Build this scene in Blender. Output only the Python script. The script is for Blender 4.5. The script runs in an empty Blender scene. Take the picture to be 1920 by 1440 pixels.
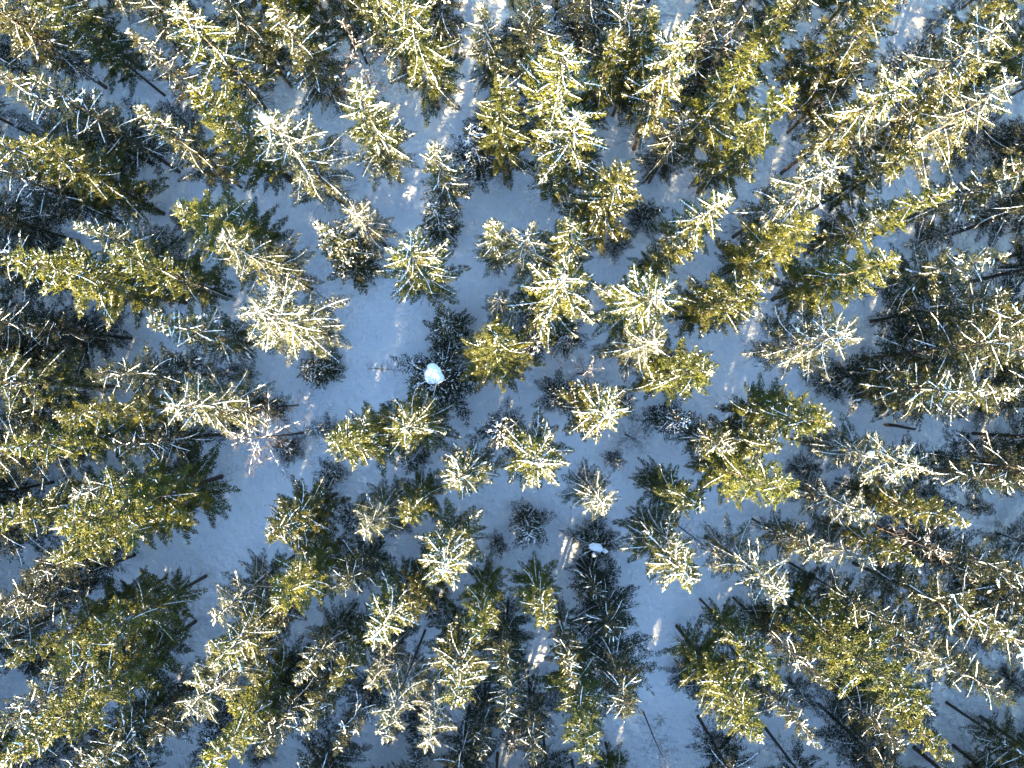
import bpy, math, random
import numpy as np
from mathutils import Vector, Matrix

S = bpy.context.scene
COL = S.collection
R_ = math.radians

# ------------------------------------------------------------------ camera
CAM_H = 55.0                 # metres above the snow
F_PX = 1333.0                # focal length in pixels of the 1920 px wide photograph
TILT = math.atan2(15.0, F_PX)
cam_d = bpy.data.cameras.new('camera')
cam_d.sensor_width = 36.0
cam_d.lens = F_PX / 1920.0 * 36.0
cam_d.clip_start = 0.5
cam_d.clip_end = 2000.0
cam = bpy.data.objects.new('camera', cam_d)
cam.location = (0, 0, CAM_H)
cam.rotation_euler = (TILT, 0, 0)
COL.objects.link(cam)
S.camera = cam

# ------------------------------------------------------------------ sky, sun, exposure
SUN_EL = R_(12.0)
SUN_AZ = math.atan2(-0.30, -0.95)          # from +Y towards +X; the sun stands below the picture, a little left
world = bpy.data.worlds.new('World')
S.world = world
world.use_nodes = True
wn = world.node_tree.nodes
wl = world.node_tree.links
for n in list(wn):
    wn.remove(n)
sky = wn.new('ShaderNodeTexSky')
sky.sky_type = 'NISHITA'
sky.sun_disc = False
sky.sun_elevation = SUN_EL
sky.sun_rotation = SUN_AZ
sky.altitude = 200
sky.air_density = 1.0
sky.dust_density = 0.0
sky.ozone_density = 2.0
bg = wn.new('ShaderNodeBackground')
bg.inputs['Strength'].default_value = 0.082
wo = wn.new('ShaderNodeOutputWorld')
wl.new(sky.outputs[0], bg.inputs[0])
wl.new(bg.outputs[0], wo.inputs[0])

sun_d = bpy.data.lights.new('sun', 'SUN')
sun_d.energy = 5.0
sun_d.angle = R_(0.5)
sun_d.color = (1.0, 0.775, 0.44)
sun = bpy.data.objects.new('sun', sun_d)
sdir = Vector((math.sin(SUN_AZ) * math.cos(SUN_EL), math.cos(SUN_AZ) * math.cos(SUN_EL), math.sin(SUN_EL)))
sun.rotation_euler = sdir.to_track_quat('Z', 'Y').to_euler()
sun.location = sdir * 100
COL.objects.link(sun)

S.view_settings.view_transform = 'Standard'
S.view_settings.look = 'None'
S.view_settings.exposure = 4.1
S.view_settings.gamma = 1.0
S.view_settings.use_curve_mapping = False
S.render.engine = 'CYCLES'
S.cycles.max_bounces = 4
S.cycles.diffuse_bounces = 2
S.cycles.transparent_max_bounces = 4

# ------------------------------------------------------------------ materials
def new_mat(name):
    m = bpy.data.materials.new(name)
    m.use_nodes = True
    nt = m.node_tree
    for n in list(nt.nodes):
        nt.nodes.remove(n)
    out = nt.nodes.new('ShaderNodeOutputMaterial')
    b = nt.nodes.new('ShaderNodeBsdfPrincipled')
    nt.links.new(b.outputs[0], out.inputs[0])
    return m, nt, b, out

def noise(nt, scale, detail=3, coord='Object'):
    tc = nt.nodes.new('ShaderNodeTexCoord')
    n = nt.nodes.new('ShaderNodeTexNoise')
    n.inputs['Scale'].default_value = scale
    n.inputs['Detail'].default_value = detail
    nt.links.new(tc.outputs[coord], n.inputs['Vector'])
    return n.outputs['Fac']

def ramp(nt, fac, stops):
    r = nt.nodes.new('ShaderNodeValToRGB')
    el = r.color_ramp.elements
    while len(el) < len(stops):
        el.new(0.5)
    for e, (p, c) in zip(el, stops):
        e.position = p
        e.color = (*c, 1) if len(c) == 3 else c
    nt.links.new(fac, r.inputs[0])
    return r.outputs[0]

def mixc(nt, fac, a, b, mode='MIX'):
    m = nt.nodes.new('ShaderNodeMix')
    m.data_type = 'RGBA'
    m.blend_type = mode
    for sock, v in ((m.inputs[0], fac), (m.inputs[6], a), (m.inputs[7], b)):
        if isinstance(v, (int, float)):
            sock.default_value = v
        elif isinstance(v, tuple):
            sock.default_value = (*v, 1)
        else:
            nt.links.new(v, sock)
    return m.outputs[2]

def needle_mat(name, c0, c1, c2, frost, fade=(0.45, 0.62)):
    m, nt, b, out = new_mat(name)
    oi = nt.nodes.new('ShaderNodeObjectInfo')
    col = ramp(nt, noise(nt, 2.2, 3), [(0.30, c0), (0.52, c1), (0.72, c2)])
    hs = nt.nodes.new('ShaderNodeHueSaturation')
    mr = nt.nodes.new('ShaderNodeMapRange')
    mr.inputs['To Min'].default_value = 0.485
    mr.inputs['To Max'].default_value = 0.515
    nt.links.new(oi.outputs['Random'], mr.inputs['Value'])
    nt.links.new(mr.outputs[0], hs.inputs['Hue'])
    mv = nt.nodes.new('ShaderNodeMapRange')
    mv.inputs['To Min'].default_value = 0.75
    mv.inputs['To Max'].default_value = 1.25
    mul = nt.nodes.new('ShaderNodeMath'); mul.operation = 'MULTIPLY'; mul.inputs[1].default_value = 7.31
    fr = nt.nodes.new('ShaderNodeMath'); fr.operation = 'FRACT'
    nt.links.new(oi.outputs['Random'], mul.inputs[0]); nt.links.new(mul.outputs[0], fr.inputs[0])
    nt.links.new(fr.outputs[0], mv.inputs['Value'])
    nt.links.new(mv.outputs[0], hs.inputs['Value'])
    nt.links.new(col, hs.inputs['Color'])
    # rime dusted on needles: patches of its own, on the upper side of the twigs
    geo = nt.nodes.new('ShaderNodeNewGeometry')
    sx = nt.nodes.new('ShaderNodeSeparateXYZ')
    nt.links.new(geo.outputs['True Normal'], sx.inputs[0])
    up = nt.nodes.new('ShaderNodeMapRange')
    up.inputs['From Min'].default_value = 0.25
    up.inputs['From Max'].default_value = 0.8
    nt.links.new(sx.outputs['Z'], up.inputs['Value'])
    n2 = nt.nodes.new('ShaderNodeMapRange')
    n2.inputs['From Min'].default_value = fade[0]
    n2.inputs['From Max'].default_value = fade[1]
    nt.links.new(noise(nt, 3.1, 4), n2.inputs['Value'])
    mm = nt.nodes.new('ShaderNodeMath'); mm.operation = 'MULTIPLY'
    nt.links.new(up.outputs[0], mm.inputs[0]); nt.links.new(n2.outputs[0], mm.inputs[1])
    m2 = nt.nodes.new('ShaderNodeMath'); m2.operation = 'MULTIPLY'; m2.inputs[1].default_value = frost
    nt.links.new(mm.outputs[0], m2.inputs[0])
    c = mixc(nt, m2.outputs[0], hs.outputs[0], (0.74, 0.76, 0.78))
    nt.links.new(c, b.inputs['Base Color'])
    b.inputs['Roughness'].default_value = 0.7
    b.inputs['Specular IOR Level'].default_value = 0.15
    tr = nt.nodes.new('ShaderNodeBsdfTranslucent')
    nt.links.new(c, tr.inputs['Color'])
    ms = nt.nodes.new('ShaderNodeMixShader')
    ms.inputs[0].default_value = 0.18
    nt.links.new(b.outputs[0], ms.inputs[1]); nt.links.new(tr.outputs[0], ms.inputs[2])
    nt.links.new(ms.outputs[0], out.inputs[0])
    return m

def snow_mat(name, c=(0.84, 0.86, 0.88)):
    m, nt, b, out = new_mat(name)
    b.inputs['Base Color'].default_value = (*c, 1)
    b.inputs['Roughness'].default_value = 0.6
    return m

M = {}
M['gold'] = needle_mat('needles_sunlit_tint', (0.026, 0.035, 0.006), (0.066, 0.073, 0.009), (0.140, 0.133, 0.016), 0.06)  # spruce needles made brighter and yellower: sunlight put into the colour
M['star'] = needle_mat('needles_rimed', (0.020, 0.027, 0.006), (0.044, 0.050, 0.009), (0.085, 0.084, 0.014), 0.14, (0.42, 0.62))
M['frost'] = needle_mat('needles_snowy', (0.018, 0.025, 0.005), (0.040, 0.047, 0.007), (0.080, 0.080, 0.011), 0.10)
M['dark'] = needle_mat('needles_shaded_tint', (0.008, 0.013, 0.004), (0.015, 0.022, 0.006), (0.028, 0.034, 0.008), 0.05)  # spruce needles made darker: shade put into the colour
M['snow'] = snow_mat('clinging_snow')

def bark_mat():
    m, nt, b, out = new_mat('bark')
    c = ramp(nt, noise(nt, 6.0, 5), [(0.3, (0.030, 0.024, 0.020)), (0.55, (0.060, 0.048, 0.040)), (0.75, (0.10, 0.085, 0.075))])
    nt.links.new(c, b.inputs['Base Color'])
    b.inputs['Roughness'].default_value = 0.9
    bp = nt.nodes.new('ShaderNodeBump')
    bp.inputs['Strength'].default_value = 0.6
    nt.links.new(noise(nt, 25.0, 4), bp.inputs['Height'])
    nt.links.new(bp.outputs[0], b.inputs['Normal'])
    return m
M['bark'] = bark_mat()

def twig_mat():
    m, nt, b, out = new_mat('dead_twig')
    c = ramp(nt, noise(nt, 3.0, 3), [(0.35, (0.050, 0.038, 0.030)), (0.65, (0.11, 0.082, 0.062))])
    nt.links.new(c, b.inputs['Base Color'])
    b.inputs['Roughness'].default_value = 0.9
    return m
M['twig'] = twig_mat()

def wood_mat():
    m, nt, b, out = new_mat('raw_wood')
    c = ramp(nt, noise(nt, 12.0, 4), [(0.3, (0.28, 0.12, 0.05)), (0.7, (0.42, 0.22, 0.11))])
    nt.links.new(c, b.inputs['Base Color'])
    b.inputs['Roughness'].default_value = 0.8
    return m
M['wood'] = wood_mat()

def ground_mat():
    m, nt, b, out = new_mat('ground_snow')
    c = ramp(nt, noise(nt, 0.35, 5), [(0.35, (0.80, 0.83, 0.86)), (0.65, (0.88, 0.89, 0.90))])
    c = mixc(nt, ramp(nt, noise(nt, 3.5, 8), [(0.66, (0, 0, 0)), (0.74, (0.5, 0.5, 0.5))]), c, (0.45, 0.42, 0.38))
    nt.links.new(c, b.inputs['Base Color'])
    b.inputs['Roughness'].default_value = 0.65
    bp = nt.nodes.new('ShaderNodeBump')
    bp.inputs['Strength'].default_value = 1.0
    bp.inputs['Distance'].default_value = 0.5
    nt.links.new(noise(nt, 1.6, 8), bp.inputs['Height'])
    nt.links.new(bp.outputs[0], b.inputs['Normal'])
    return m
M['ground'] = ground_mat()

# ------------------------------------------------------------------ helpers
def unproject(px, py, z=0.0):
    """photo pixel -> world point at height z"""
    d = Vector((px - 960.0, 720.0 - py, -F_PX))
    d.rotate(Matrix.Rotation(TILT, 3, 'X'))
    t = (z - CAM_H) / d.z
    return Vector((d.x * t, d.y * t, z))

def project(p):
    v = Vector((p[0], p[1], p[2] - CAM_H))
    v.rotate(Matrix.Rotation(-TILT, 3, 'X'))
    return 960.0 + F_PX * v.x / -v.z, 720.0 - F_PX * v.y / -v.z

def ground_z(x, y):
    return (0.22 * np.sin(x * 0.17 + 0.6) * np.cos(y * 0.21 - 0.4) + 0.10 * np.sin(x * 0.53 + y * 0.31)
            + 0.05 * np.sin(x * 1.1 - y * 0.9 + 1.0) + 0.05 * np.sin(x * 2.3 + 0.7 + np.sin(y * 0.9)) * np.sin(y * 2.0 + 1.3 * np.sin(x * 0.7))
            + 0.025 * np.sin(x * 4.1 + 2.0 * np.sin(y * 1.3)) * np.sin(y * 3.7 + 2.0 * np.sin(x * 1.1)))

def mesh_from(name, V, Fa, mat, smooth=False):
    """V (n,3) float, Fa (m,3) int triangles"""
    me = bpy.data.meshes.new(name)
    V = np.ascontiguousarray(V, dtype=np.float32)
    Fa = np.ascontiguousarray(Fa, dtype=np.int32)
    me.vertices.add(len(V)); me.vertices.foreach_set('co', V.ravel())
    me.loops.add(Fa.size); me.loops.foreach_set('vertex_index', Fa.ravel())
    me.polygons.add(len(Fa)); me.polygons.foreach_set('loop_start', np.arange(0, Fa.size, 3, dtype=np.int32))
    if smooth:
        me.polygons.foreach_set('use_smooth', np.ones(len(Fa), dtype=bool))
    me.update(calc_edges=True)
    me.validate()
    me.materials.append(mat)
    return me

def spindles(items, sides=3, mid=0.4, rng=None):
    """items: rows (x0,y0,z0,x1,y1,z1,w) -> tapered twig bodies"""
    A = np.asarray(items, dtype=np.float64).reshape(-1, 7)
    n = len(A)
    P0, P1, W = A[:, :3], A[:, 3:6], A[:, 6:7]
    D = P1 - P0
    L = np.linalg.norm(D, axis=1, keepdims=True) + 1e-9
    D = D / L
    up = np.tile(np.array([[0.0, 0.0, 1.0]]), (n, 1))
    up[np.abs(D[:, 2]) > 0.9] = (1.0, 0.0, 0.0)
    X = np.cross(D, up); X /= np.linalg.norm(X, axis=1, keepdims=True)
    Y = np.cross(X, D)
    ph = rng.random((n, 1)) * 6.283
    k = sides + 2
    V = np.zeros((n, k, 3))
    V[:, 0] = P0
    V[:, k - 1] = P1
    C = P0 + D * L * mid
    for i in range(sides):
        a = ph + 2 * math.pi * i / sides
        V[:, 1 + i] = C + (np.cos(a) * X + np.sin(a) * Y) * W * 0.5 * (0.8 + 0.4 * rng.random((n, 1)))
    tri = []
    for i in range(sides):
        j = (i + 1) % sides
        tri.append((0, 1 + j, 1 + i)); tri.append((1 + i, 1 + j, k - 1))
    T = np.array(tri)[None] + (np.arange(n) * k)[:, None, None]
    return V.reshape(-1, 3), T.reshape(-1, 3)

def tube(pts, rad, sides=8):
    """closed tapered tube along a polyline"""
    V, Fa = [], []
    pts = [Vector(p) for p in pts]
    for i, p in enumerate(pts):
        d = (pts[min(i + 1, len(pts) - 1)] - pts[max(i - 1, 0)]).normalized()
        u = Vector((1, 0, 0)) if abs(d.x) < 0.9 else Vector((0, 1, 0))
        x = d.cross(u).normalized(); y = d.cross(x)
        for s in range(sides):
            a = 2 * math.pi * s / sides
            V.append(p + (x * math.cos(a) + y * math.sin(a)) * rad[i])
    for i in range(len(pts) - 1):
        for s in range(sides):
            t = (s + 1) % sides
            a, b, c, d = i * sides + s, i * sides + t, (i + 1) * sides + t, (i + 1) * sides + s
            Fa += [(a, b, c), (a, c, d)]
    n = len(V)
    V.append(pts[0]); V.append(pts[-1])
    for s in range(sides):
        t = (s + 1) % sides
        Fa.append((n, t, s)); Fa.append((n + 1, (len(pts) - 1) * sides + s, (len(pts) - 1) * sides + t))
    return np.array([tuple(v) for v in V]), np.array(Fa)

def join(parts):
    Vs, Fs, o = [], [], 0
    for V, Fa in parts:
        Vs.append(V); Fs.append(Fa + o); o += len(V)
    return np.vstack(Vs), np.vstack(Fs)

def blob(c, r, rng, flat=0.6, rough=0.17, lv=3):
    """uneven lump of snow"""
    import bmesh
    bm = bmesh.new()
    bmesh.ops.create_icosphere(bm, subdivisions=lv, radius=1.0)
    ph = rng.random(6) * 6.28
    V = []
    for v in bm.verts:
        x, y, z = v.co
        k = 1 + rough * (math.sin(2.1 * x + ph[0]) * math.sin(2.4 * y + ph[1]) + 0.6 * math.sin(4.2 * x + ph[2]) * math.cos(3.7 * y + ph[3])
                         + 0.4 * math.sin(6 * z + 5 * x + ph[4]))
        V.append((c[0] + x * r[0] * k, c[1] + y * r[1] * k, c[2] + z * r[2] * flat * k))
    Fa = [[v.index for v in f.verts] for f in bm.faces]
    bm.free()
    return np.array(V), np.array(Fa)

# ------------------------------------------------------------------ tree prototypes (18 m tall, crown radius 2 m)
PH = 18.0
def bough_curve(z, az, L, el, droop, up, rng, n=7):
    """spine points of one bough"""
    pts = []
    wob = rng.normal(0, 0.10)
    for i in range(n):
        t = i / (n - 1)
        r = L * t
        dz = math.tan(el) * r * (1 - 0.25 * t) - droop * L * t * t + up * L * max(0, t - 0.55) ** 2 * 2.0
        a = az + wob * t * t
        pts.append((math.cos(a) * r, math.sin(a) * r, z + dz))
    return np.array(pts)

def lerp_curve(P, t):
    s = t * (len(P) - 1)
    i = min(int(s), len(P) - 2)
    f = s - i
    return P[i] * (1 - f) + P[i + 1] * f, P[i + 1] - P[i]

def dress_bough(P, L, o, rng, needles, snow, wood, snowy):
    """twigs with needles and the snow lying on one bough; o = options of the kind"""
    # wood of the spine
    for i in range(len(P) - 1):
        w = 0.05 * (1 - i / len(P)) + 0.012
        wood.append((*P[i], *(P[i + 1] * 1.02 - P[i] * 0.02), w * 0.9))
    step = o['step']
    t = o['t0'] * rng.uniform(0.7, 1.3)
    side = 1
    tw = o['tw']
    while t < 1.0:
        p, d = lerp_curve(P, t)
        d = d / (np.linalg.norm(d) + 1e-9)
        lat = np.array([-d[1], d[0], 0.0]); lat /= (np.linalg.norm(lat) + 1e-9)
        ll = o['twl'] * (0.30 + 0.9 * math.sin(math.pi * min(1, (0.12 + t * 0.86))) ** 0.8) * (0.42 + 0.20 * L) * rng.uniform(0.7, 1.3) * (1.15 - 0.55 * t)
        ll = max(ll, 0.12)
        for side in (1, -1):
            if rng.random() > o['fill']:
                continue
            ang = rng.uniform(0.6, 1.1)
            q = d * math.cos(ang) + lat * side * math.sin(ang)
            q[2] += rng.normal(o['twz'], 0.16)
            q /= np.linalg.norm(q)
            l = ll * rng.uniform(0.75, 1.2)
            e = p + q * l
            e[2] -= o['hang'] * l * l
            m_ = p + (e - p) * 0.5; m_[2] += 0.04 * l
            needles.append((*p, *(m_ + (m_ - p) * 0.15), tw)); needles.append((*m_, *e, tw * 0.95))
            nsub = int(l / o['sub'])
            for k in range(nsub):
                s = (k + rng.uniform(0.6, 1.2)) / (nsub + 0.6)
                if s > 0.98:
                    continue
                b0 = p + (e - p) * s
                for sd in (1, -1):
                    if rng.random() > o['subfill']:
                        continue
                    a2 = rng.uniform(0.5, 1.0)
                    l2_ = np.array([-q[1], q[0], 0.0]); l2_ /= (np.linalg.norm(l2_) + 1e-9)
                    q2 = q * math.cos(a2) + l2_ * sd * math.sin(a2)
                    q2[2] += rng.normal(o['twz'], 0.28)
                    q2 /= np.linalg.norm(q2)
                    e2 = b0 + q2 * (l * (1.05 - s) * 0.55 + 0.09) * rng.uniform(0.7, 1.3)
                    needles.append((*b0, *e2, tw * 0.9))
                    if rng.random() < o['snow_sub'] * snowy:
                        z = 0.5 * tw
                        snow.append((b0[0], b0[1], b0[2] + z, e2[0], e2[1], e2[2] + z, tw * o['sw'] * 0.8))
            if rng.random() < o['snow_tw'] * snowy:
                z = 0.55 * tw
                snow.append((p[0], p[1], p[2] + z, m_[0], m_[1], m_[2] + z, tw * o['sw']))
                snow.append((m_[0], m_[1], m_[2] + z, e[0], e[1], e[2] + z, tw * o['sw']))
            if rng.random() < o['snow_end'] * snowy:
                c = p + (e - p) * 0.8
                w = rng.uniform(0.06, 0.13)
                snow.append((c[0] - q[0] * 0.12, c[1] - q[1] * 0.12, c[2] + 0.03, c[0] + q[0] * 0.13, c[1] + q[1] * 0.13, c[2] + 0.02, w))
        # short tufts standing on the spine
        if rng.random() < o['tuft']:
            q = d * 0.6 + np.array([rng.normal(0, .4), rng.normal(0, .4), 0.7]); q /= np.linalg.norm(q)
            e = p + q * rng.uniform(0.08, 0.2)
            needles.append((*p, *e, tw * 0.9))
        t += step / L * rng.uniform(0.7, 1.3)
    # leader of the bough
    p, d = lerp_curve(P, 0.97)
    d = d / np.linalg.norm(d)
    needles.append((*(p - d * 0.1), *(p + d * 0.28), tw))
    # snow along the spine: overlapping lumps
    if rng.random() < o['snow_spine'] * snowy:
        s = rng.uniform(0.05, 0.25)
        while s < 0.97:
            p, d = lerp_curve(P, s)
            d = d / np.linalg.norm(d)
            w = o['spw'] * rng.uniform(0.6, 1.4) * (0.7 + 0.5 * math.sin(math.pi * s))
            l = rng.uniform(0.14, 0.26)
            snow.append((*(p - d * l * 0.6 + np.array([0, 0, 0.03])), *(p + d * l + np.array([0, 0, 0.03])), w))
            s += rng.uniform(0.05, 0.11) / L
    if rng.random() < o['snow_tip'] * snowy:
        p, d = lerp_curve(P, rng.uniform(0.72, 0.95))
        d = d / np.linalg.norm(d)
        for k in range(rng.integers(2, 5)):
            q = p + d * rng.normal(0, 0.12) + rng.normal(0, 0.05, 3)
            snow.append((*(q - d * 0.14 + np.array([0, 0, 0.05])), *(q + d * 0.15 + np.array([0, 0, 0.03])), rng.uniform(0.07, 0.14)))

BASE = dict(step=0.10, t0=0.16, tw=0.050, twl=0.62, fill=0.92, twz=-0.05, hang=0.10, sub=0.13, subfill=0.75, tuft=0.4,
            snow_sub=0.1, snow_tw=0.1, snow_end=0.05, snow_spine=0.2, snow_tip=0.2, sw=1.0, spw=0.08,
            whorls=24, per=6, cb=0.34, power=0.75, el_top=0.75, el_low=-0.25, droop=0.12, up=0.18, R=2.0, jit=0.10, short=0.15)
KIND = {
    'gold':  dict(BASE, cb=0.24, whorls=15, per=5, tuft=1.0, twz=0.05, twl=0.40, snow_spine=0.26, snow_tip=0.0, snow_tw=0.04, snow_sub=0.01, snow_end=0.0, fill=0.98, subfill=0.9,
                  tw=0.054, power=0.62, step=0.066, sub=0.12, el_top=0.42, el_low=-0.28, spw=0.034, R=2.45, short=0.22, jit=0.06),
    'arm':   dict(BASE, whorls=11, per=4, step=0.06, twl=0.46, sub=0.12, subfill=0.9, tw=0.050, snow_spine=0.9, snow_tw=0.16, snow_sub=0.05, snow_tip=0.06, snow_end=0.0,
                  tuft=1.0, power=0.50, el_top=0.34, el_low=-0.25, cb=0.28, R=2.4, spw=0.042, sw=0.6, short=0.2, fill=0.97),
    'star':  dict(BASE, whorls=10, per=4, step=0.062, twl=0.48, sub=0.13, subfill=0.7, tw=0.044, fill=0.93, snow_spine=0.95, snow_tw=0.20, snow_sub=0.03, snow_tip=0.02, snow_end=0.0,
                  tuft=0.4, power=0.46, el_top=0.26, el_low=-0.24, cb=0.34, R=2.4, spw=0.023, sw=0.38, short=0.2),
    'frost': dict(BASE, whorls=15, per=5, twl=0.44, cb=0.27, snow_spine=0.42, snow_tip=0.10, snow_tw=0.07, snow_sub=0.015, snow_end=0.01, R=2.4, power=0.72, tuft=0.7, spw=0.040, sw=0.7, step=.08),
    'dark':  dict(BASE, whorls=15, per=5, twl=0.46, cb=0.28, snow_spine=0.32, snow_tip=0.02, snow_tw=0.035, snow_sub=0.01, snow_end=0.0, subfill=0.75, R=2.4, spw=0.034, sw=0.6, power=0.72),
    'young': dict(BASE, whorls=16, per=6, cb=0.05, power=0.9, snow_spine=0.40, snow_tip=0.15, snow_tw=0.12, snow_sub=0.05, R=2.5, tw=0.075, twl=0.50, spw=0.05),
    'sap':   dict(BASE, whorls=13, per=4, cb=0.08, power=0.7, snow_spine=0.35, snow_tip=0.04, snow_tw=0.15, snow_sub=0.06, R=2.6, tw=0.060, twl=0.60, spw=0.05, sub=0.2, subfill=0.6, short=0.4),
}

PROTO = {}
def make_proto(kind, seed):
    rng = np.random.default_rng(seed * 977 + 13)
    o = dict(KIND[kind])
    o['R'] *= rng.uniform(0.88, 1.12)
    o['power'] *= rng.uniform(0.86, 1.14)
    o['cb'] *= rng.uniform(0.8, 1.2)
    o['short'] *= rng.uniform(0.6, 1.5)
    o['snow_tw'] *= rng.uniform(0.6, 1.9)
    o['spw'] *= rng.uniform(0.85, 1.35)
    o['fill'] = min(0.98, o['fill'] * rng.uniform(0.82, 1.05))
    needles, snow, wood, dead = [], [], [], []
    ztop, zcb = PH, PH * o['cb']
    boughs = []           # separately kept boughs of the star kind
    # gentle sweep of the stem
    def axis(z):
        s = z / PH
        return np.array([0.12 * math.sin(3.0 * s + seed) * s, 0.12 * math.cos(2.6 * s + seed * 1.7) * s - 0.12 * math.cos(seed * 1.7) * s, 0.0])
    nwh = o['whorls']
    az0 = rng.uniform(0, 6.28)
    for w in range(nwh):
        u = ((w + 0.6) / nwh) ** 1.12                       # 0 at the top, 1 at the crown base
        z = ztop - 0.35 - u * (ztop - zcb - 0.35)
        env = o['R'] * min(1.0, (u * 1.35) ** o['power']) * (1.0 if u < 0.8 else 1.0 - 0.9 * (u - 0.8))
        env = max(env, 0.30)
        per = o['per'] + (1 if rng.random() < 0.4 else 0)
        az0 += rng.uniform(0.4, 0.9)
        for b in range(per):
            az = az0 + 2 * math.pi * b / per + rng.normal(0, 0.16)
            L = env * rng.uniform(0.72, 1.15)
            if rng.random() < o['short']:
                L *= rng.uniform(0.45, 0.8)
            zz = z + rng.normal(0, o['jit'])
            el = o['el_top'] * (1 - u) ** 1.6 + o['el_low'] * u + rng.normal(0, 0.07)
            P = bough_curve(zz, az, L, el, o['droop'] * (0.4 + u), o['up'], rng) + axis(zz)
            snowy = 1.0 - 0.45 * max(0, u - 0.5) * 2
            if kind in ('star', 'arm') and w < 3:
                nb, sb, wb = [], [], []
                dress_bough(P, L, o, rng, nb, sb, wb, 1.0)
                boughs.append((nb, sb, wb))
            else:
                dress_bough(P, L, o, rng, needles, snow, wood, snowy)
    # leader
    a = axis(PH)
    needles.append((*(a + (0, 0, PH - 0.55)), *(a + (0, 0, PH + 0.1)), 0.07))
    for k in range(9):
        q = a + (0, 0, PH - 0.6 + 0.06 * k)
        an = rng.uniform(0, 6.28)
        needles.append((*q, *(q + np.array([math.cos(an) * 0.2, math.sin(an) * 0.2, 0.14])), 0.05))
        if kind != 'dark' and k % 2 == 0:
            snow.append((*(q + (0, 0, 0.02)), *(q + np.array([math.cos(an) * 0.16, math.sin(an) * 0.16, 0.15])), 0.06))
    # dead branches below the live crown
    if kind not in ('young', 'sap'):
        for k in range(60):
            z = rng.uniform(PH * 0.10, zcb * 1.25)
            az = rng.uniform(0, 6.28)
            L = rng.uniform(0.5, 1.7)
            P = bough_curve(z, az, L, rng.uniform(-0.5, 0.1), 0.15, 0.1, rng, 4) + axis(z)
            for i in range(3):
                dead.append((*P[i], *P[i + 1], 0.028 - 0.006 * i))
            for j in range(rng.integers(3, 8)):
                p, d = lerp_curve(P, rng.uniform(0.25, 1))
                d = d / np.linalg.norm(d)
                q = d + rng.normal(0, 0.55, 3); q /= np.linalg.norm(q)
                dead.append((*p, *(p + q * rng.uniform(0.2, 0.55)), 0.016))
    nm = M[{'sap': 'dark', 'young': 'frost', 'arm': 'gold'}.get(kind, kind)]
    zs = np.linspace(-0.4, PH - 0.25, 12)
    tp = [tuple(axis(max(z, 0)) + np.array([0, 0, z])) for z in zs]
    rad = [0.120 * (1 - 0.93 * max(z, 0) / PH) + (0.02 if i == 0 else 0.01 if i == 1 else 0) for i, z in enumerate(zs)]
    out = dict(trunk=mesh_from('trunk', *tube(tp, rad, 8), M['bark'], True),
               crown=mesh_from('crown', *spindles(needles, 3, 0.4, rng), nm),
               branches=mesh_from('branches', *spindles(wood + dead, 3, 0.3, rng), M['twig']),
               snow=mesh_from('snow', *spindles(snow, 4, 0.45, rng), M['snow']))
    out['boughs'] = []
    for nb, sb, wb in boughs:
        me = mesh_from('bough', *join([spindles(nb, 3, 0.4, rng)]), nm)
        ms = mesh_from('bough_snow', *spindles(sb, 4, 0.45, rng), M['snow']) if sb else None
        out['boughs'].append((me, ms))
    return out

def make_bare(seed):
    """leafless thin tree"""
    rng = np.random.default_rng(seed * 31 + 5)
    tw, snow = [], []
    hh = PH
    for k in range(44):
        u = rng.uniform(0.0, 0.8) ** 0.9
        z = hh * (1 - u) - 0.3
        L = (0.35 + 2.1 * min(1, u * 2.6) ** 0.7) * rng.uniform(0.6, 1.2)
        P = bough_curve(z, k * 2.4 + rng.normal(0, 0.3), L, rng.uniform(0.1, 0.7) * (1 - u), 0.12, 0.1, rng, 5)
        for i in range(4):
            tw.append((*P[i], *P[i + 1], 0.045 - 0.008 * i))
            if rng.random() < 0.75 and u < 0.4:
                snow.append((*(P[i] + (0, 0, 0.02)), *(P[i + 1] + (0, 0, 0.02)), 0.030))
        for j in range(int(5 + 9 * L)):
            t = rng.uniform(0.15, 1)
            p, d = lerp_curve(P, t)
            d = d / np.linalg.norm(d)
            lat = np.array([-d[1], d[0], 0.0]) * (1 if j % 2 else -1)
            q = d * 0.7 + lat * 0.8 + rng.normal(0, 0.2, 3); q /= np.linalg.norm(q)
            l = rng.uniform(0.15, 0.55)
            tw.append((*p, *(p + q * l), 0.022))
            if rng.random() < 0.12 and u < 0.4:
                snow.append((*(p + (0, 0, 0.015)), *(p + q * l + (0, 0, 0.015)), 0.020))
    zs = np.linspace(-0.4, hh, 10)
    tp = [(0.15 * math.sin(z * 0.2 + seed), 0.15 * math.cos(z * 0.23 + seed), z) for z in zs]
    rad = [0.11 * (1 - 0.93 * max(z, 0) / hh) for z in zs]
    return dict(trunk=mesh_from('trunk', *tube(tp, rad, 7), M['bark'], True), crown=None,
                branches=mesh_from('branches', *spindles(tw, 3, 0.3, rng), M['twig']),
                snow=mesh_from('snow', *spindles(snow, 3, 0.4, rng), M['snow']), boughs=[])

NPROTO = {'gold': 5, 'star': 5, 'frost': 4, 'dark': 4, 'young': 2, 'arm': 4, 'sap': 3}
for kind, n in NPROTO.items():
    PROTO[kind] = [make_proto(kind, i + 1) for i in range(n)]
PROTO['bare'] = [make_bare(i) for i in range(2)]

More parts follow.
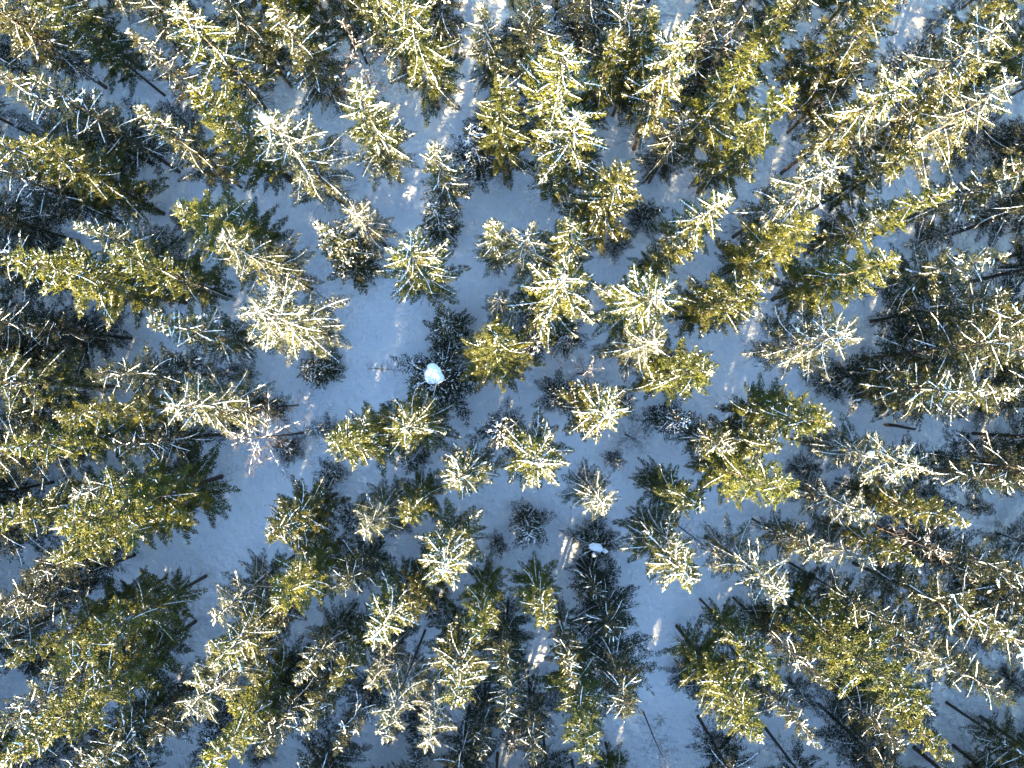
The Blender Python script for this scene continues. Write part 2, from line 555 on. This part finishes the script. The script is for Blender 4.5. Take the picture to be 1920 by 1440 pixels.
# ------------------------------------------------------------------ ground
def make_ground():
    xs = np.concatenate([[-700, -350, -180, -110], np.arange(-56, 56.01, 0.4), [110, 180, 350, 700]])
    ys = np.concatenate([[-700, -350, -180, -100], np.arange(-46, 46.01, 0.4), [100, 180, 350, 700]])
    X, Y = np.meshgrid(xs, ys)
    Z = ground_z(X, Y)
    rg = np.random.default_rng(9)
    def dent(cx, cy, depth, rad):
        n = int(rad * 3 / .4) + 1
        i0, j0 = int(np.searchsorted(xs, cx)), int(np.searchsorted(ys, cy))
        sl = (slice(max(j0 - n, 0), j0 + n), slice(max(i0 - n, 0), i0 + n))
        Z[sl] -= depth * np.exp(-((X[sl] - cx) ** 2 + (Y[sl] - cy) ** 2) / rad ** 2)
    for sp in spots:
        dent(sp[1], sp[2], 0.16 if sp[3] > 9 else 0.07, 0.75)
    for k in range(1500):                    # humps over buried stones and stumps, dents under boughs
        dent(rg.uniform(-45, 45), rg.uniform(-34, 34), rg.normal(0, 0.07), rg.uniform(0.4, 1.0))
    tx, ty = -14.0, 12.0                     # a winding animal track across the clearing
    for k in range(150):
        tx += 0.10 + 0.22 * math.sin(k * 0.09); ty -= 0.22
        dent(tx + 0.12 * (-1) ** k, ty, 0.10, 0.33)
    V = np.stack([X.ravel(), Y.ravel(), Z.ravel()], 1)
    nx, ny = len(xs), len(ys)
    i = np.arange((ny - 1) * (nx - 1)); r, c = i // (nx - 1), i % (nx - 1)
    a = r * nx + c
    Fa = np.concatenate([np.stack([a, a + 1, a + nx + 1], 1), np.stack([a, a + nx + 1, a + nx], 1)])
    g = bpy.data.objects.new('ground', mesh_from('ground', V, Fa, M['ground'], True))
    g['kind'] = 'structure'
    g['label'] = 'snow covered forest floor in blue shade'
    COL.objects.link(g)
# ------------------------------------------------------------------ where the trees stand
# kind, tip pixel in the photograph, height / camera height, crown radius (m)
G, ST, FR, DK, YG, BR, AR, SA = 'gold', 'star', 'frost', 'dark', 'young', 'bare', 'arm', 'sap'
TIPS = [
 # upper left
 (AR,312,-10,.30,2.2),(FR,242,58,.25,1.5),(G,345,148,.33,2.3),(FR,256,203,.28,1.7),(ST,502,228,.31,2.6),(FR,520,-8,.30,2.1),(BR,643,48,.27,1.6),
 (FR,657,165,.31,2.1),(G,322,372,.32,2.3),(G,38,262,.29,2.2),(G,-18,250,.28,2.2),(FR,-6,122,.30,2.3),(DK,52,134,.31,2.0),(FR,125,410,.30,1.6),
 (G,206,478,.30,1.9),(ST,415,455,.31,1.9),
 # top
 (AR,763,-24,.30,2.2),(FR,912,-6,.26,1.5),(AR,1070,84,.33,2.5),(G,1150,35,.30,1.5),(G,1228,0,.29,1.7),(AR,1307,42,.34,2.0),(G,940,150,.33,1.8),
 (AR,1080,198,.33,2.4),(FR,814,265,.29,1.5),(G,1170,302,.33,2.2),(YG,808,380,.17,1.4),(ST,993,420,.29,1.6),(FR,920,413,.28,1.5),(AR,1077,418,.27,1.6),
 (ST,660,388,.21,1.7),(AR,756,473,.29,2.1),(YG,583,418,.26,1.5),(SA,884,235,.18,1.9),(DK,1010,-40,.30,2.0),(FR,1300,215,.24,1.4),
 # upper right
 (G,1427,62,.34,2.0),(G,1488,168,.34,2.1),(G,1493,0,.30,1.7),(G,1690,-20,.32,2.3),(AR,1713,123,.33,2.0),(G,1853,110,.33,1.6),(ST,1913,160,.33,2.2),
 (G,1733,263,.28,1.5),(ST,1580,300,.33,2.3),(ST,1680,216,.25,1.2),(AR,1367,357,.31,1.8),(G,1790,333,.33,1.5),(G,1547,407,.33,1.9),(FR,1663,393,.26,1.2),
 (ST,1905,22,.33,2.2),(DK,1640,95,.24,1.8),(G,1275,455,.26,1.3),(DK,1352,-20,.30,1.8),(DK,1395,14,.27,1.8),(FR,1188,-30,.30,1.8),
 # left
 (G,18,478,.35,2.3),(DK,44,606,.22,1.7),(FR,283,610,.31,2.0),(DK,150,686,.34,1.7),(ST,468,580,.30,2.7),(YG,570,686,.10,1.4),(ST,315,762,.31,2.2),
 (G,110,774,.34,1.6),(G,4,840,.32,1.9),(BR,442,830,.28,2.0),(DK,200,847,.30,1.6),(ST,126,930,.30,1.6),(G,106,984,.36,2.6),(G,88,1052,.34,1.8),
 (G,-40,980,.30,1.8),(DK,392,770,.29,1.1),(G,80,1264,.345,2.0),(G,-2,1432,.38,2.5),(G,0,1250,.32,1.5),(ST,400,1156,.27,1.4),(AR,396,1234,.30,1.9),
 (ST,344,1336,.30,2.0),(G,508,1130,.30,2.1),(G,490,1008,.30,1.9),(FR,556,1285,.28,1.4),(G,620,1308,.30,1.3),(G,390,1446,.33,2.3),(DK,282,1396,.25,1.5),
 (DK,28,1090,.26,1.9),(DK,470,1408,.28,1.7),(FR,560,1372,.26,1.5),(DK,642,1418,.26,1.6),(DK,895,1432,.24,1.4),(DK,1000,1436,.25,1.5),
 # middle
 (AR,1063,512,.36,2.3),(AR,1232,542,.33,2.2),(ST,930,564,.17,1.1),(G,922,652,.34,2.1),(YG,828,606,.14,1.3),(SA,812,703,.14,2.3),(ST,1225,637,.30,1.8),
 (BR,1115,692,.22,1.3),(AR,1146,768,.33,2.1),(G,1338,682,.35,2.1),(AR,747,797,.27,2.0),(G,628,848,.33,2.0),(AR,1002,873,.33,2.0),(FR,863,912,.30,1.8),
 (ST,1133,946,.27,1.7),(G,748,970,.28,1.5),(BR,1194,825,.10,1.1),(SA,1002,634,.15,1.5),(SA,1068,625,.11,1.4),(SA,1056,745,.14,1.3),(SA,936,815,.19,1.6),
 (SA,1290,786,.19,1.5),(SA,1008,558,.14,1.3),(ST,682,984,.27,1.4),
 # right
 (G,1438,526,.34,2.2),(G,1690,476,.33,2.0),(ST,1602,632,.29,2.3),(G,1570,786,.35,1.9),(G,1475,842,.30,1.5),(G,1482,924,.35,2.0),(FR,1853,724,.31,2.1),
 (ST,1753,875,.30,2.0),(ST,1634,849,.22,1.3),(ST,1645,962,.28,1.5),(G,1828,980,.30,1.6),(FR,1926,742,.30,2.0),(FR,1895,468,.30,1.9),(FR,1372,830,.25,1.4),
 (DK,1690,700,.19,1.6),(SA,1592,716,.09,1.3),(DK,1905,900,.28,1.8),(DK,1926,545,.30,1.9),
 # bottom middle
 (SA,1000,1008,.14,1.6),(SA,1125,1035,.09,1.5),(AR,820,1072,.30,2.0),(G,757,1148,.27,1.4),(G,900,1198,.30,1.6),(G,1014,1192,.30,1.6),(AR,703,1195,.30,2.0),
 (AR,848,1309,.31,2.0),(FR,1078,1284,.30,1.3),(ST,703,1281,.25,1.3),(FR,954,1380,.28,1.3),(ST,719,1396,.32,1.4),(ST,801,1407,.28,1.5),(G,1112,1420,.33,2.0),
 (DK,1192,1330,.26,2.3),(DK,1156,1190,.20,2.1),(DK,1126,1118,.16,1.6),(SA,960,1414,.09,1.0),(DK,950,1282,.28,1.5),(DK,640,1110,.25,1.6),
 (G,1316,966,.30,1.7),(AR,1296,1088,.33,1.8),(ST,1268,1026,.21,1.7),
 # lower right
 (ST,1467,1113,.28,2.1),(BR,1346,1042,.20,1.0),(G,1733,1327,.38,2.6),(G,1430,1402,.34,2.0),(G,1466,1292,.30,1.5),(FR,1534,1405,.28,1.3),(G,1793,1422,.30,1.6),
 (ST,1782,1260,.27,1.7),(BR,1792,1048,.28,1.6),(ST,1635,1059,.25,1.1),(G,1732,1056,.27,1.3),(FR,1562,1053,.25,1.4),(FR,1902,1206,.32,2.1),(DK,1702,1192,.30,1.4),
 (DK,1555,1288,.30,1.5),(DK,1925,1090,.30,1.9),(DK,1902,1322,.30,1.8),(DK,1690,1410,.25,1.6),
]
# trees whose foot shows in the photograph and whose tip lies beyond its edge
FEET = [(FR,253,120,2.0),(DK,235,420,1.9),(DK,143,452,1.9),(FR,197,163,2.2),(DK,545,160,1.8),(DK,460,24,1.8),(DK,848,125,1.7),(DK,1808,345,2.2),(DK,1775,443,2.0),
 (DK,178,626,1.7),(DK,145,664,1.8),(DK,155,698,2.0),(DK,95,905,1.9),(DK,247,1043,1.9),(DK,313,1300,1.7),(DK,318,1338,1.7),(DK,45,1188,1.8),
 (FR,1698,627,2.0),(FR,1693,677,1.9),(DK,1828,813,1.9),(DK,1822,857,1.9),(DK,898,1363,1.6),(DK,1018,1360,1.6),(DK,933,1412,1.6),(DK,880,1325,1.5),
 (BR,1205,1335,1.0),(DK,1540,1325,1.8),(DK,1840,1345,1.8),(DK,1435,1365,1.7),(DK,1310,1345,1.9),(DK,1296,1215,1.9)]
# open snow, pixel circles on the ground
OPEN = [(1690,795,60),(1790,390,75),(1240,1090,60),(1225,1200,55),(1215,1310,55),(1235,1420,60),(220,125,80),(330,1050,80),(690,590,120),(80,745,45),(130,1000,50),(880,60,40)]

random.seed(4)
spots = []                                   # kind, x, y, height, radius, visible pixel
for kind, px, py, k, r in TIPS:
    h = k * CAM_H
    p = unproject(px, py, h)
    spots.append([kind, p.x, p.y, h, r, (px, py)])
for kind, px, py, r in FEET:
    p = unproject(px, py, 0.0)
    h = CAM_H * (random.uniform(.27, .33) if kind != BR else .2)
    spots.append([kind, p.x, p.y, h, r, None])
n_listed = len(spots)

# small suppressed spruces between the tall ones
tries = placed = 0
while tries < 6000 and placed < 110:
    tries += 1
    px, py = random.uniform(40, 1880), random.uniform(40, 1400)
    p = unproject(px, py, 0.0)
    if any((px - a) ** 2 + (py - b) ** 2 < (c * 1.15) ** 2 for a, b, c in OPEN + [(620,650,130),(700,520,70),(830,230,45),(800,130,45),(960,950,45),(980,730,40),(560,400,60),(1685,795,80),(1650,1120,45),(950,757,40),(715,690,70),(1740,770,50)]):
        continue
    if any((p.x - s[1]) ** 2 + (p.y - s[2]) ** 2 < 1.6 ** 2 for s in spots):
        continue
    h = random.uniform(2.5, 8.0)
    spots.append([SA, p.x, p.y, h, random.uniform(0.75, 1.3), project((p.x, p.y, h))])
    placed += 1

# the forest goes on beyond the frame
beyond = []                                  # trees the photograph shows nothing of
tries = 0
while tries < 24000:
    tries += 1
    x = random.uniform(-72, 57); y = random.uniform(-92, 47)  # area deepened towards the sun so unseen trees shade the floor
    h = random.uniform(15, 19) if y > -14 else (random.uniform(12.5, 15) if 4 < x < 21 else random.uniform(14, 17.5))  # sunward heights set lower to let sun reach crowns in frame
    bx, by = project((x, y, 0.0)); tx, ty = project((x, y, h))
    if -25 < tx < 1945 and -25 < ty < 1465:
        continue
    if any((bx - a) ** 2 + (by - b) ** 2 < c * c for a, b, c in OPEN):
        continue
    gap = 2.75 if -34 < y < 34 and abs(x) < 44 else 3.2
    if any((x - s[1]) ** 2 + (y - s[2]) ** 2 < gap * gap for s in spots + beyond):
        continue
    kind = random.choices([G, ST, FR, DK], [.25, .12, .3, .33] if x < 15 else [.15, .05, .2, .6])[0]  # darkened needles favoured at right, where the crowns stand in shade
    seen = any(-45 < u < 1965 and -45 < v < 1485 for u, v in (project((x, y, h * q)) for q in np.linspace(0, 1, 11)))
    (spots if seen else beyond).append([kind, x, y, h, random.uniform(1.6, 2.3), None])

make_ground()

# ------------------------------------------------------------------ labels
LAND = [('the top left corner',60,40),('the top right corner',1860,40),('the bottom left corner',60,1400),('the bottom right corner',1860,1400),
 ('the left edge',60,720),('the right edge',1860,640),('the snow-capped spruce',502,228),('the wide snow clearing',690,590),
 ('the big white snow cap',812,703),('the narrow snow lane below',1190,1110),('the fallen log',1686,800),('the largest golden spruce',1640,1230),
 ('the whitest tree near the top',1070,84),('the central golden spruce',1063,512),('the snow gap at right',1790,390),('the bottom edge middle',900,1400),
 ('the lower left snow patch',330,1050),('the dense golden spruce',1438,526),('the bare little bush',950,757)]
WORD = {'gold': 'golden-green sunlit spruce', 'star': 'star-shaped spruce with snow-lined boughs', 'frost': 'green spruce with snow-tipped boughs',
        'dark': 'dark green shaded spruce', 'young': 'small bushy green young spruce', 'bare': 'thin leafless grey tree', 'arm': 'golden star-shaped spruce, frosted arms', 'sap': 'small dark sparse spruce'}
ORD = ['nearest', 'second', 'third', 'fourth', 'fifth', 'sixth', 'seventh', 'eighth', 'ninth', 'tenth', 'eleventh', 'twelfth', 'thirteenth', 'fourteenth', 'fifteenth', 'sixteenth', 'seventeenth', 'eighteenth']
DIRS = ['right of', 'upper right of', 'above', 'upper left of', 'left of', 'lower left of', 'below', 'lower right of']
def in_frame(p, m=0):
    return -m <= p[0] <= 1920 + m and -m <= p[1] <= 1440 + m
buckets = {}
labels = {}
for i, s in enumerate(spots):
    vis = s[5]
    if vis is None or not in_frame(vis):
        # the part of the tree that the photograph shows: walk down from the tip
        vis = None
        for q in np.linspace(1.0, 0.0, 11):
            p = project((s[1], s[2], s[3] * q))
            if in_frame(p):
                vis = p
                break
    if vis is None:                          # only boughs reach into the frame
        p = project((s[1], s[2], 0.0))
        vis = (min(max(p[0], 0), 1920), min(max(p[1], 0), 1440))
    best = min(LAND, key=lambda l: (l[1] - vis[0]) ** 2 + (l[2] - vis[1]) ** 2)
    dx, dy = vis[0] - best[1], best[2] - vis[1]
    dist = math.hypot(dx, dy)
    dr = DIRS[int(round(math.atan2(dy, dx) / (math.pi / 4))) % 8] if dist > 14 else 'at'
    buckets.setdefault((s[0], best[0], dr), []).append((dist, i))
for (kind, land, dr), lst in buckets.items():
    lst.sort()
    for rank, (dist, i) in enumerate(lst):
        size = 'tall ' if spots[i][3] > 18.4 else ('low ' if spots[i][3] < 10 and kind != 'young' else '')
        if dr == 'at':
            txt = {'the snow-capped spruce': 'star-shaped spruce with snow lump on its tip, upper left',
                   'the big white snow cap': 'low dark spruce carrying one big white snow cap near the centre',
                   'the whitest tree near the top': 'whitest snow-laden star-shaped spruce near the top middle',
                   'the central golden spruce': 'bright golden star-shaped spruce just right of the picture centre',
                   'the dense golden spruce': 'dense bright golden spruce right of centre'}.get(land, WORD[kind] + ' at ' + land)
        elif len(lst) == 1:
            txt = f'{size}{WORD[kind]}, the one {dr} {land}'
        else:
            txt = f'{size}{WORD[kind]}, {ORD[min(rank, 17)]} {dr} {land}'
        labels[i] = txt

# ------------------------------------------------------------------ plant the trees
def child(name, me, parent):
    o = bpy.data.objects.new(name, me)
    COL.objects.link(o)
    o.parent = parent
    return o

NAME = {'young': 'young_spruce', 'bare': 'bare_tree', 'sap': 'suppressed_spruce'}
count = {}
roots = {}
for i, (kind, x, y, h, r, vis) in enumerate(spots):
    rng = random.Random(i * 7 + 1)
    c = count.get(kind, 0); count[kind] = c + 1
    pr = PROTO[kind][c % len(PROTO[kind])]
    root = bpy.data.objects.new(NAME.get(kind, 'spruce_tree'), None)
    COL.objects.link(root)
    root.empty_display_size = 0.5
    root.location = (x, y, float(ground_z(x, y)) - (0.1 if h > 9 else 0.05))
    sr = r * {'gold': 1.02, 'frost': 1.02}.get(kind, 1.10) / 2.0
    sz = h / PH
    wx = rng.uniform(0.92, 1.09)
    root.scale = (sr * wx, sr / wx, sz)
    root.rotation_euler = (rng.gauss(0, 0.012), rng.gauss(0, 0.012), rng.uniform(0, 6.283))
    root['category'] = 'tree'
    if labels.get(i):
        root['label'] = labels[i]
        root['group'] = 'spruces of the snowy forest' if kind not in ('bare',) else 'leafless trees among the spruces'
    else:
        root['label'] = 'spruce of the forest outside the edges of the picture'
        root['group'] = 'spruces standing outside the picture'
    t = child('trunk', pr['trunk'], root)
    if pr['branches']:
        child('branches', pr['branches'], root)['kind'] = 'stuff'
    if pr['crown']:
        cr = child('crown', pr['crown'], root)
        child('snow', pr['snow'], cr)['kind'] = 'stuff'
    else:
        child('snow', pr['snow'], root)['kind'] = 'stuff'
    for me, ms in pr['boughs']:
        b = child('bough', me, root)
        if ms:
            child('snow', ms, b)['kind'] = 'stuff'
    roots[i] = root

# the wood beyond the edges of the picture as one unseen mass, added to shade the floor
def far_wood():
    rng = np.random.default_rng(5)
    stems, twigs, tiers = [], [], []
    for kind, x, y, h, r, _ in beyond:
        z0 = float(ground_z(x, y))
        stems.append(tube([(x, y, z0 - .3), (x, y, z0 + h * .5), (x, y, z0 + h)], [.19, .11, .02], 6))
        if y < -46 or x < -56:                # far from the camera: tiers of ragged boughs, shaped to block the sun
            for w in range(8):
                u = (w + .5) / 8
                z = z0 + h - u * h * .68
                env = r * 1.35 * min(1, (u * 1.3) ** .7)
                n = 18
                ring = []
                for b in range(n):
                    a = 2 * math.pi * b / n + w
                    q = env * (rng.uniform(.85, 1.1) if b % 2 else rng.uniform(.45, .6))
                    ring.append((x + math.cos(a) * q, y + math.sin(a) * q, z - .45 * q * u - .15))
                V = np.array([(x, y, z + .55)] + ring)
                tiers.append((V, np.array([(0, 1 + b, 1 + (b + 1) % n) for b in range(n)])))
            continue
        for w in range(13):
            u = (w + .6) / 13
            z = z0 + h - .3 - u * h * .62
            env = max(.35, r * 1.5 * min(1, (u * 1.35) ** .6))
            for b in range(6):
                az = b * 1.047 + w * .63 + rng.normal(0, .15)
                L = env * rng.uniform(.7, 1.15)
                q = np.array([math.cos(az), math.sin(az), .35 * (1 - u) - .3 * u])
                p0 = np.array([x, y, z])
                lat = np.array([-q[1], q[0], 0])
                twigs.append((*p0, *(p0 + q * L), .09))
                for t in np.arange(.2, 1, .30 / max(L, .5)):
                    for sd in (1, -1):
                        c = p0 + q * L * t
                        e = c + (q * .6 + lat * sd * .8 + rng.normal(0, .15, 3)) * rng.uniform(.3, .6) * (1.1 - .4 * t)
                        twigs.append((*c, *e, .20))
    o = bpy.data.objects.new('surrounding_wood', mesh_from('surrounding_wood', *join([spindles(twigs, 3, .4, rng)] + tiers), M['frost']))
    o['kind'] = 'stuff'; o['label'] = 'unseen spruce wood going on beyond the edges of the picture'; o['category'] = 'wood'
    COL.objects.link(o)
    child('trunks', mesh_from('trunks', *join(stems), M['bark'], True), o)['kind'] = 'stuff'
far_wood()

# lumps of snow lying on some trees
def cap(i, lumps, seed):
    rng = np.random.default_rng(seed)
    kind, x, y, h, r, vis = spots[i]
    root = roots[i]
    V, Fa = join([blob((dx, dy, z), (a, b, c_), rng) for dx, dy, z, a, b, c_ in lumps])
    # lumps are given in metres round the stem: undo the scale and turn of the tree
    o = bpy.data.objects.new('snow_cap', mesh_from('snow_cap', V, Fa, M['snow'], True))
    COL.objects.link(o)
    o.parent = root
    o.rotation_euler = (0, 0, -root.rotation_euler.z)
    o.scale = (1 / root.scale.x, 1 / root.scale.y, 1 / root.scale.z)
    o.location = (0, 0, 0)
def find(px, py):
    return min((k for k, s in enumerate(spots) if s[5]), key=lambda k: (spots[k][5][0] - px) ** 2 + (spots[k][5][1] - py) ** 2)
k = find(812, 703); h = spots[k][3]
cap(k, [(-.12, .22, h - .05, .42, .50, .45), (.16, -.16, h - .05, .52, .46, .48), (-.22, -.22, h - .1, .42, .40, .40), (-.02, .0, h, .55, .60, .42)], 3)
k = find(502, 228); h = spots[k][3]
cap(k, [(0, 0, h - .1, .24, .20, .26), (.15, -.05, h - .2, .2, .16, .2)], 4)
k = find(1634, 849); h = spots[k][3]
cap(k, [(.32, -.18, h - .35, .2, .26, .2)], 5)
k = find(1125, 1035); h = spots[k][3]
cap(k, [(-.1, .1, h - .1, .42, .26, .26), (.12, .0, h - .12, .3, .22, .24), (-.34, .22, h - .2, .26, .18, .2), (.55, -.2, h - .35, .2, .15, .2), (-.2, -.5, h - .5, .14, .2, .16)], 6)
k = find(1592, 716); h = spots[k][3]
cap(k, [(-.05, 0, h, .32, .28, .3), (.15, -.3, h - .2, .25, .2, .2)], 7)

# ------------------------------------------------------------------ small things on the snow
rng = np.random.default_rng(77)
def twiggy(name, px, py, n, L, w, label, cat, lying=False, az=0.0):
    p = unproject(px, py, 0.0)
    items = []
    if lying:
        d = np.array([math.cos(az), math.sin(az), 0.0])
        items.append((*(-d * L / 2 + (0, 0, .10)), *(d * L / 2 + (0, 0, .12)), w * 2.5))
        for k in range(n):
            q = d * rng.uniform(-.5, .5) * L + np.array([0, 0, .12])
            e = q + np.array([math.cos(az + 1.57 + rng.normal(0, .5)), math.sin(az + 1.57 + rng.normal(0, .5)), rng.uniform(.1, .7)]) * rng.uniform(.4, 1.1) * rng.choice([1, -.35])
            e[2] = abs(e[2])
            items.append((*q, *e, w))
            for j in range(3):
                m_ = q + (e - q) * rng.uniform(.3, .9)
                items.append((*m_, *(m_ + rng.normal(0, .22, 3) * (1, 1, .5)), w * .6))
    else:
        for k in range(n):
            a = rng.uniform(0, 6.28)
            q = np.array([0, 0, rng.uniform(0, .5)])
            e = q + np.array([math.cos(a), math.sin(a), rng.uniform(.2, 1.0)]) * L * rng.uniform(.5, 1)
            items.append((*q, *e, w))
            for j in range(4):
                m_ = q + (e - q) * rng.uniform(.3, .95)
                items.append((*m_, *(m_ + rng.normal(0, .16, 3)), w * .6))
    o = bpy.data.objects.new(name, mesh_from(name, *spindles(items, 3, .3, rng), M['twig']))
    o.location = (p.x, p.y, float(ground_z(p.x, p.y)))
    o['label'] = label; o['category'] = cat
    COL.objects.link(o)
twiggy('bare_bush', 950, 757, 22, .8, .028, 'bare little bush of dark twigs on snow below the central golden spruce', 'bush')
twiggy('fallen_branch', 718, 692, 14, 2.6, .035, 'fallen dark branch with bare twigs lying left of the big snow cap', 'branch', True, -0.05)
twiggy('bare_bush', 1235, 1345, 16, .8, .025, 'thin brown bush on the narrow snow lane by the bottom edge', 'bush')
twiggy('bare_bush', 1810, 420, 10, .45, .022, 'tiny bare shoot poking from the snow gap near the right edge', 'bush')

def log(px0, py0, px1, py1, r, label):
    a, b = unproject(px0, py0, 0.15), unproject(px1, py1, 0.25)
    root = bpy.data.objects.new('fallen_log', None)
    root.location = (a.x, a.y, float(ground_z(a.x, a.y)))
    root['label'] = label; root['category'] = 'log'
    COL.objects.link(root)
    d = b - a; L = d.length; d.normalize()
    side = Vector((-d.y, d.x, 0))
    pts = [d * (L * t) + side * 0.04 * math.sin(5 * t) + Vector((0, 0, r * 0.8 + 0.1 * t)) for t in np.linspace(0.15, 1, 7)]
    child('stem', mesh_from('stem', *tube(pts, [r * (1 - .35 * t) for t in np.linspace(0, 1, 7)], 8), M['bark'], True), root)
    pts = [d * (L * t) + Vector((0, 0, r * 0.8)) for t in (0.0, 0.05, 0.1, 0.16)]
    child('broken_end', mesh_from('broken_end', *tube(pts, [r * .25, r * .8, r * 1.0, r * .95], 8), M['wood']), root)
    it = []
    for k in range(7):
        q = d * L * rng.uniform(.25, .95) + Vector((0, 0, r * .9))
        e = np.array(q) + np.array([rng.normal(0, .25), rng.normal(0, .25), rng.uniform(.05, .35)])
        it.append((*q, *e, .03))
    child('stubs', mesh_from('stubs', *spindles(it, 3, .3, rng), M['twig']), root)
log(1657, 796, 1716, 804, .13, 'broken log with raw orange end lying on snow at right')

def stump(px, py, r, h, label):
    p = unproject(px, py, 0.0)
    root = bpy.data.objects.new('tree_stump', None)
    root.location = (p.x, p.y, float(ground_z(p.x, p.y)))
    root['label'] = label; root['category'] = 'stump'
    COL.objects.link(root)
    child('wood', mesh_from('wood', *tube([(0, 0, -.3), (0, 0, .05), (.02, 0, h * .6), (.05, .02, h)], [r * 1.5, r * 1.2, r, r * .85], 9), M['bark'], True), root)
stump(1651, 1123, .16, .45, 'dark stump in snow left of the dark trunks, lower right, larger one')
stump(1634, 1100, .09, .3, 'small dark stub in snow at lower right, above the larger stump')
stump(1658, 1151, .11, .35, 'dark stub in snow at lower right, below the larger stump')

# needles, cones and twig bits shed on the snow
bits = []
for k in range(10000):
    x = rng.uniform(-44, 44); y = rng.uniform(-34, 34)
    z = float(ground_z(x, y)) + .012
    a = rng.uniform(0, 6.28); l = rng.uniform(.04, .16) if rng.random() < .93 else rng.uniform(.2, .5)
    bits.append((x, y, z, x + math.cos(a) * l, y + math.sin(a) * l, z + rng.uniform(0, .04), rng.uniform(.015, .04)))
o = bpy.data.objects.new('litter', mesh_from('litter', *spindles(bits, 3, .4, rng), M['twig']))
o['kind'] = 'stuff'; o['label'] = 'dark twigs and cones shed on the snow'; o['category'] = 'litter'
COL.objects.link(o)
print('trees', len(spots), 'listed', n_listed, 'objects', len(bpy.data.objects), 'tris', sum(len(m.polygons) for m in bpy.data.meshes))
